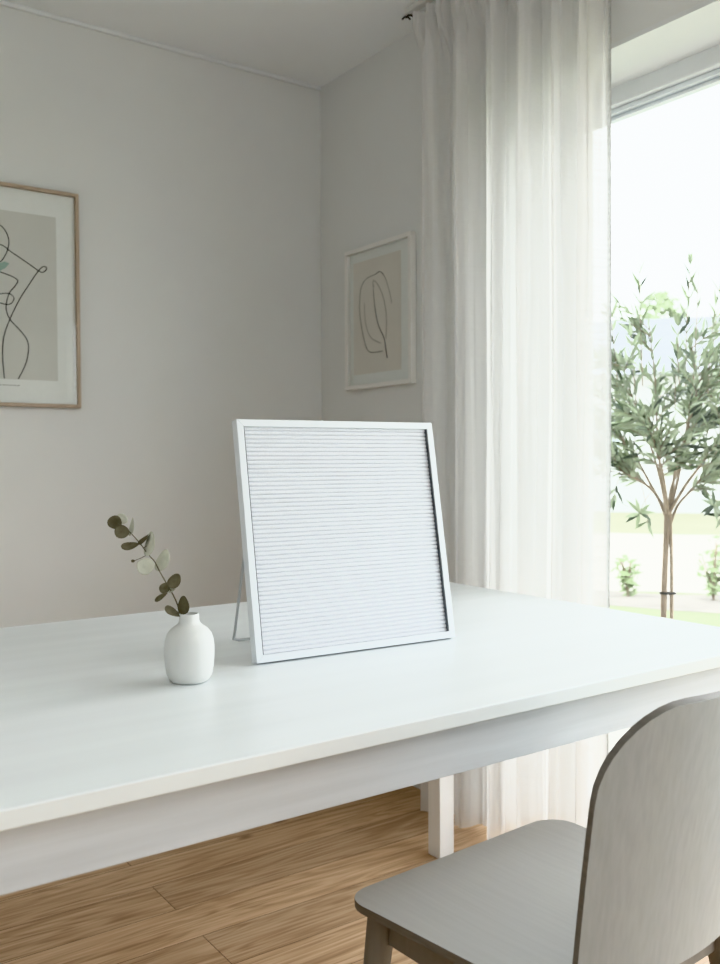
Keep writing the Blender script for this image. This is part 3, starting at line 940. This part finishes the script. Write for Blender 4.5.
# shrubs in the bed
def shrub(d, s, h, w, label, n=46, seed=1):
    p = cam0 + vd * d + vr * s; p.z = GZ + .004
    r = random.Random(seed)
    root = empty('young_shrub', p)
    tag(root, label, 'shrub', 'young shrubs in the garden bed')
    bs = bmesh.new(); fl = bmesh.new()
    for k in range(9):
        a = r.uniform(0, 2 * PI); rr = r.uniform(.1, 1) * w
        tip = Vector((math.cos(a) * rr, math.sin(a) * rr, h * r.uniform(.6, 1)))
        sp = spline([(0, 0, -.01), (tip.x * .3, tip.y * .3, tip.z * .5), tip], 6)
        add_tube(bs, sp, .006, 5)
        for q in range(n // 3):
            t = sp[r.randrange(3, len(sp))]
            c = t + Vector((r.uniform(-1, 1), r.uniform(-1, 1), r.uniform(-1, 1))) * .05
            d1 = Vector((r.uniform(-1, 1), r.uniform(-1, 1), r.uniform(-.2, 1))).normalized() * r.uniform(.03, .06)
            d2 = d1.orthogonal().normalized() * d1.length * .4
            fl.faces.new([fl.verts.new(c - d1), fl.verts.new(c + d2), fl.verts.new(c + d1), fl.verts.new(c - d2)])
    obj('stems', bs, M['bark'], root); obj('foliage', fl, M['shrub'], root)
shrub(8.0, .37, .50, .16, 'taller young green shrub right of the olive trunk in the garden bed', seed=2)
shrub(8.0, -.30, .34, .20, 'low young green shrub left of the olive trunk in the garden bed', seed=5)

# pale house and trees far beyond the garden
hd = 20.0
hc = cam0 + vd * hd + vr * .6
house = empty('house', (hc.x, hc.y, GZ), math.atan2(vr.y, vr.x))
tag(house, 'pale house with blue-grey roof seen far behind the olive tree', 'house')
obj('wall', box(-6, 6, 0, 7, 0, 2.9), M['house_wall'], house)
bm = bmesh.new()
v = [bm.verts.new(q) for q in ((-6.4, -.5, 2.85), (6.4, -.5, 2.85), (6.4, 7.5, 2.85), (-6.4, 7.5, 2.85), (-6.4, 3.5, 4.5), (6.4, 3.5, 4.5))]
for f in ((0, 1, 5, 4), (2, 3, 4, 5), (0, 4, 3), (1, 2, 5), (0, 3, 2, 1)): bm.faces.new([v[i] for i in f])
obj('roof', bm, M['house_roof'], house)
for x in (-4.2, -2.0, 1.9, 4.2):
    f = obj('window', box(x - .55, x + .55, -.03, .05, 1.0, 2.2), M['white_trim'], house)
    obj('pane', box(x - .47, x + .47, -.04, -.02, 1.08, 2.12), M['house_glass'], f)

def far_tree(d, s, h, w, label, seed):
    r = random.Random(seed)
    p = cam0 + vd * d + vr * s; p.z = GZ
    root = empty('garden_tree', p)
    tag(root, label, 'tree', 'trees beyond the house')
    bm = bmesh.new(); add_tube(bm, [(0, 0, -.05), (.05, 0, h * .5), (0, .05, h * .8)], [.16, .12, .06], 8)
    obj('trunk', bm, M['bark'], root, smooth=60)
    bm = bmesh.new()
    for k in range(900):
        a = r.uniform(0, 2 * PI); q = r.random() ** .5; zz = r.uniform(-1, 1)
        rad = w * math.sqrt(max(0, 1 - zz * zz)) * q
        c = Vector((math.cos(a) * rad, math.sin(a) * rad, h * .72 + zz * h * .28))
        d1 = Vector((r.uniform(-1, 1), r.uniform(-1, 1), r.uniform(-1, 1))).normalized() * r.uniform(.10, .2)
        d2 = d1.orthogonal().normalized() * d1.length * .6
        bm.faces.new([bm.verts.new(c - d1), bm.verts.new(c + d2), bm.verts.new(c + d1), bm.verts.new(c - d2)])
    obj('crown', bm, M['far_tree'], root)
far_tree(30, -.2, 6.2, 1.0, 'small soft green treetop behind the house roof, left of centre', 4)
far_tree(33, 2.6, 7.0, 1.1, 'green treetop behind the house roof at the right edge of the window', 6)

# ------------------------------------------------------------------ light
w = bpy.data.worlds.new('overcast'); sc.world = w; w.use_nodes = True
nt = w.node_tree; N = nt.nodes; L = nt.links
bg = N['Background']
tc = N.new('ShaderNodeTexCoord'); sep = N.new('ShaderNodeSeparateXYZ'); L.new(tc.outputs['Generated'], sep.inputs[0])
rp = N.new('ShaderNodeValToRGB'); rp.color_ramp.elements[0].color = (.965, .985, 1.0, 1); rp.color_ramp.elements[1].color = (.915, .965, 1.0, 1)
L.new(sep.outputs[2], rp.inputs[0]); L.new(rp.outputs[0], bg.inputs[0])
bg.inputs[1].default_value = 6.9

def area(name, loc, aim, sx, sy, power, col=(1, 1, 1), portal=False):
    l = bpy.data.lights.new(name, 'AREA'); l.shape = 'RECTANGLE'; l.size = sx; l.size_y = sy; l.energy = power; l.color = col
    o = bpy.data.objects.new(name, l); link(o)
    o.location = loc
    o.rotation_euler = (Vector(aim) - Vector(loc)).to_track_quat('-Z', 'Y').to_euler()
    if portal: l.cycles.is_portal = True
    return o
yc = (OY0 + OY1) / 2
area('window_portal', (.30, yc, OZ1 / 2), (-1, yc, OZ1 / 2), OY1 - OY0, OZ1, 1, portal=True)
area('rear_fill', (-2.2, -5.0, 1.7), (-1.6, 0, 1.5), 3.6, 1.6, 7, (.89, .955, 1))  # added fill light behind the camera, stands for no actual lamp
area('uplight_fill', (-2.9, -3.4, 1.75), (-2.9, -3.4, 3), 1.4, 1.4, 29, (.89, .955, 1))  # unseen fill aimed at the ceiling, added to brighten the room

# ------------------------------------------------------------------ camera
cam = bpy.data.cameras.new('camera'); co = bpy.data.objects.new('camera', cam); link(co)
r = Vector((0.8172680187772914, -0.5762417187741913, -0.0042973280078631)); u = Vector((0.01934150734579081, 0.01997691005587142, 0.9996133398260613)); f = Vector((0.5759330617158854, 0.8170351305842274, -0.027471873139276317))
m = Matrix((r, u, -f)).transposed().to_4x4()
m.translation = Vector((-1.8802844295508272, -2.9147200450377047, 1.0869487708524956))
co.matrix_world = m
cam.sensor_fit = 'HORIZONTAL'; cam.sensor_width = 36
cam.lens = 918.287 * 36 / 720
cam.clip_start = .02; cam.clip_end = 300
cam.dof.use_dof = True; cam.dof.focus_distance = 1.55; cam.dof.aperture_fstop = 8
sc.camera = co

sc.view_settings.view_transform = 'Khronos PBR Neutral'
sc.view_settings.look = 'None'
sc.view_settings.exposure = .18
sc.view_settings.gamma = 1
sc.cycles.max_bounces = 14
sc.cycles.diffuse_bounces = 8
sc.cycles.transparent_max_bounces = 24
sc.cycles.use_denoising = True
sc.cycles.caustics_reflective = False
sc.cycles.sample_clamp_indirect = 6
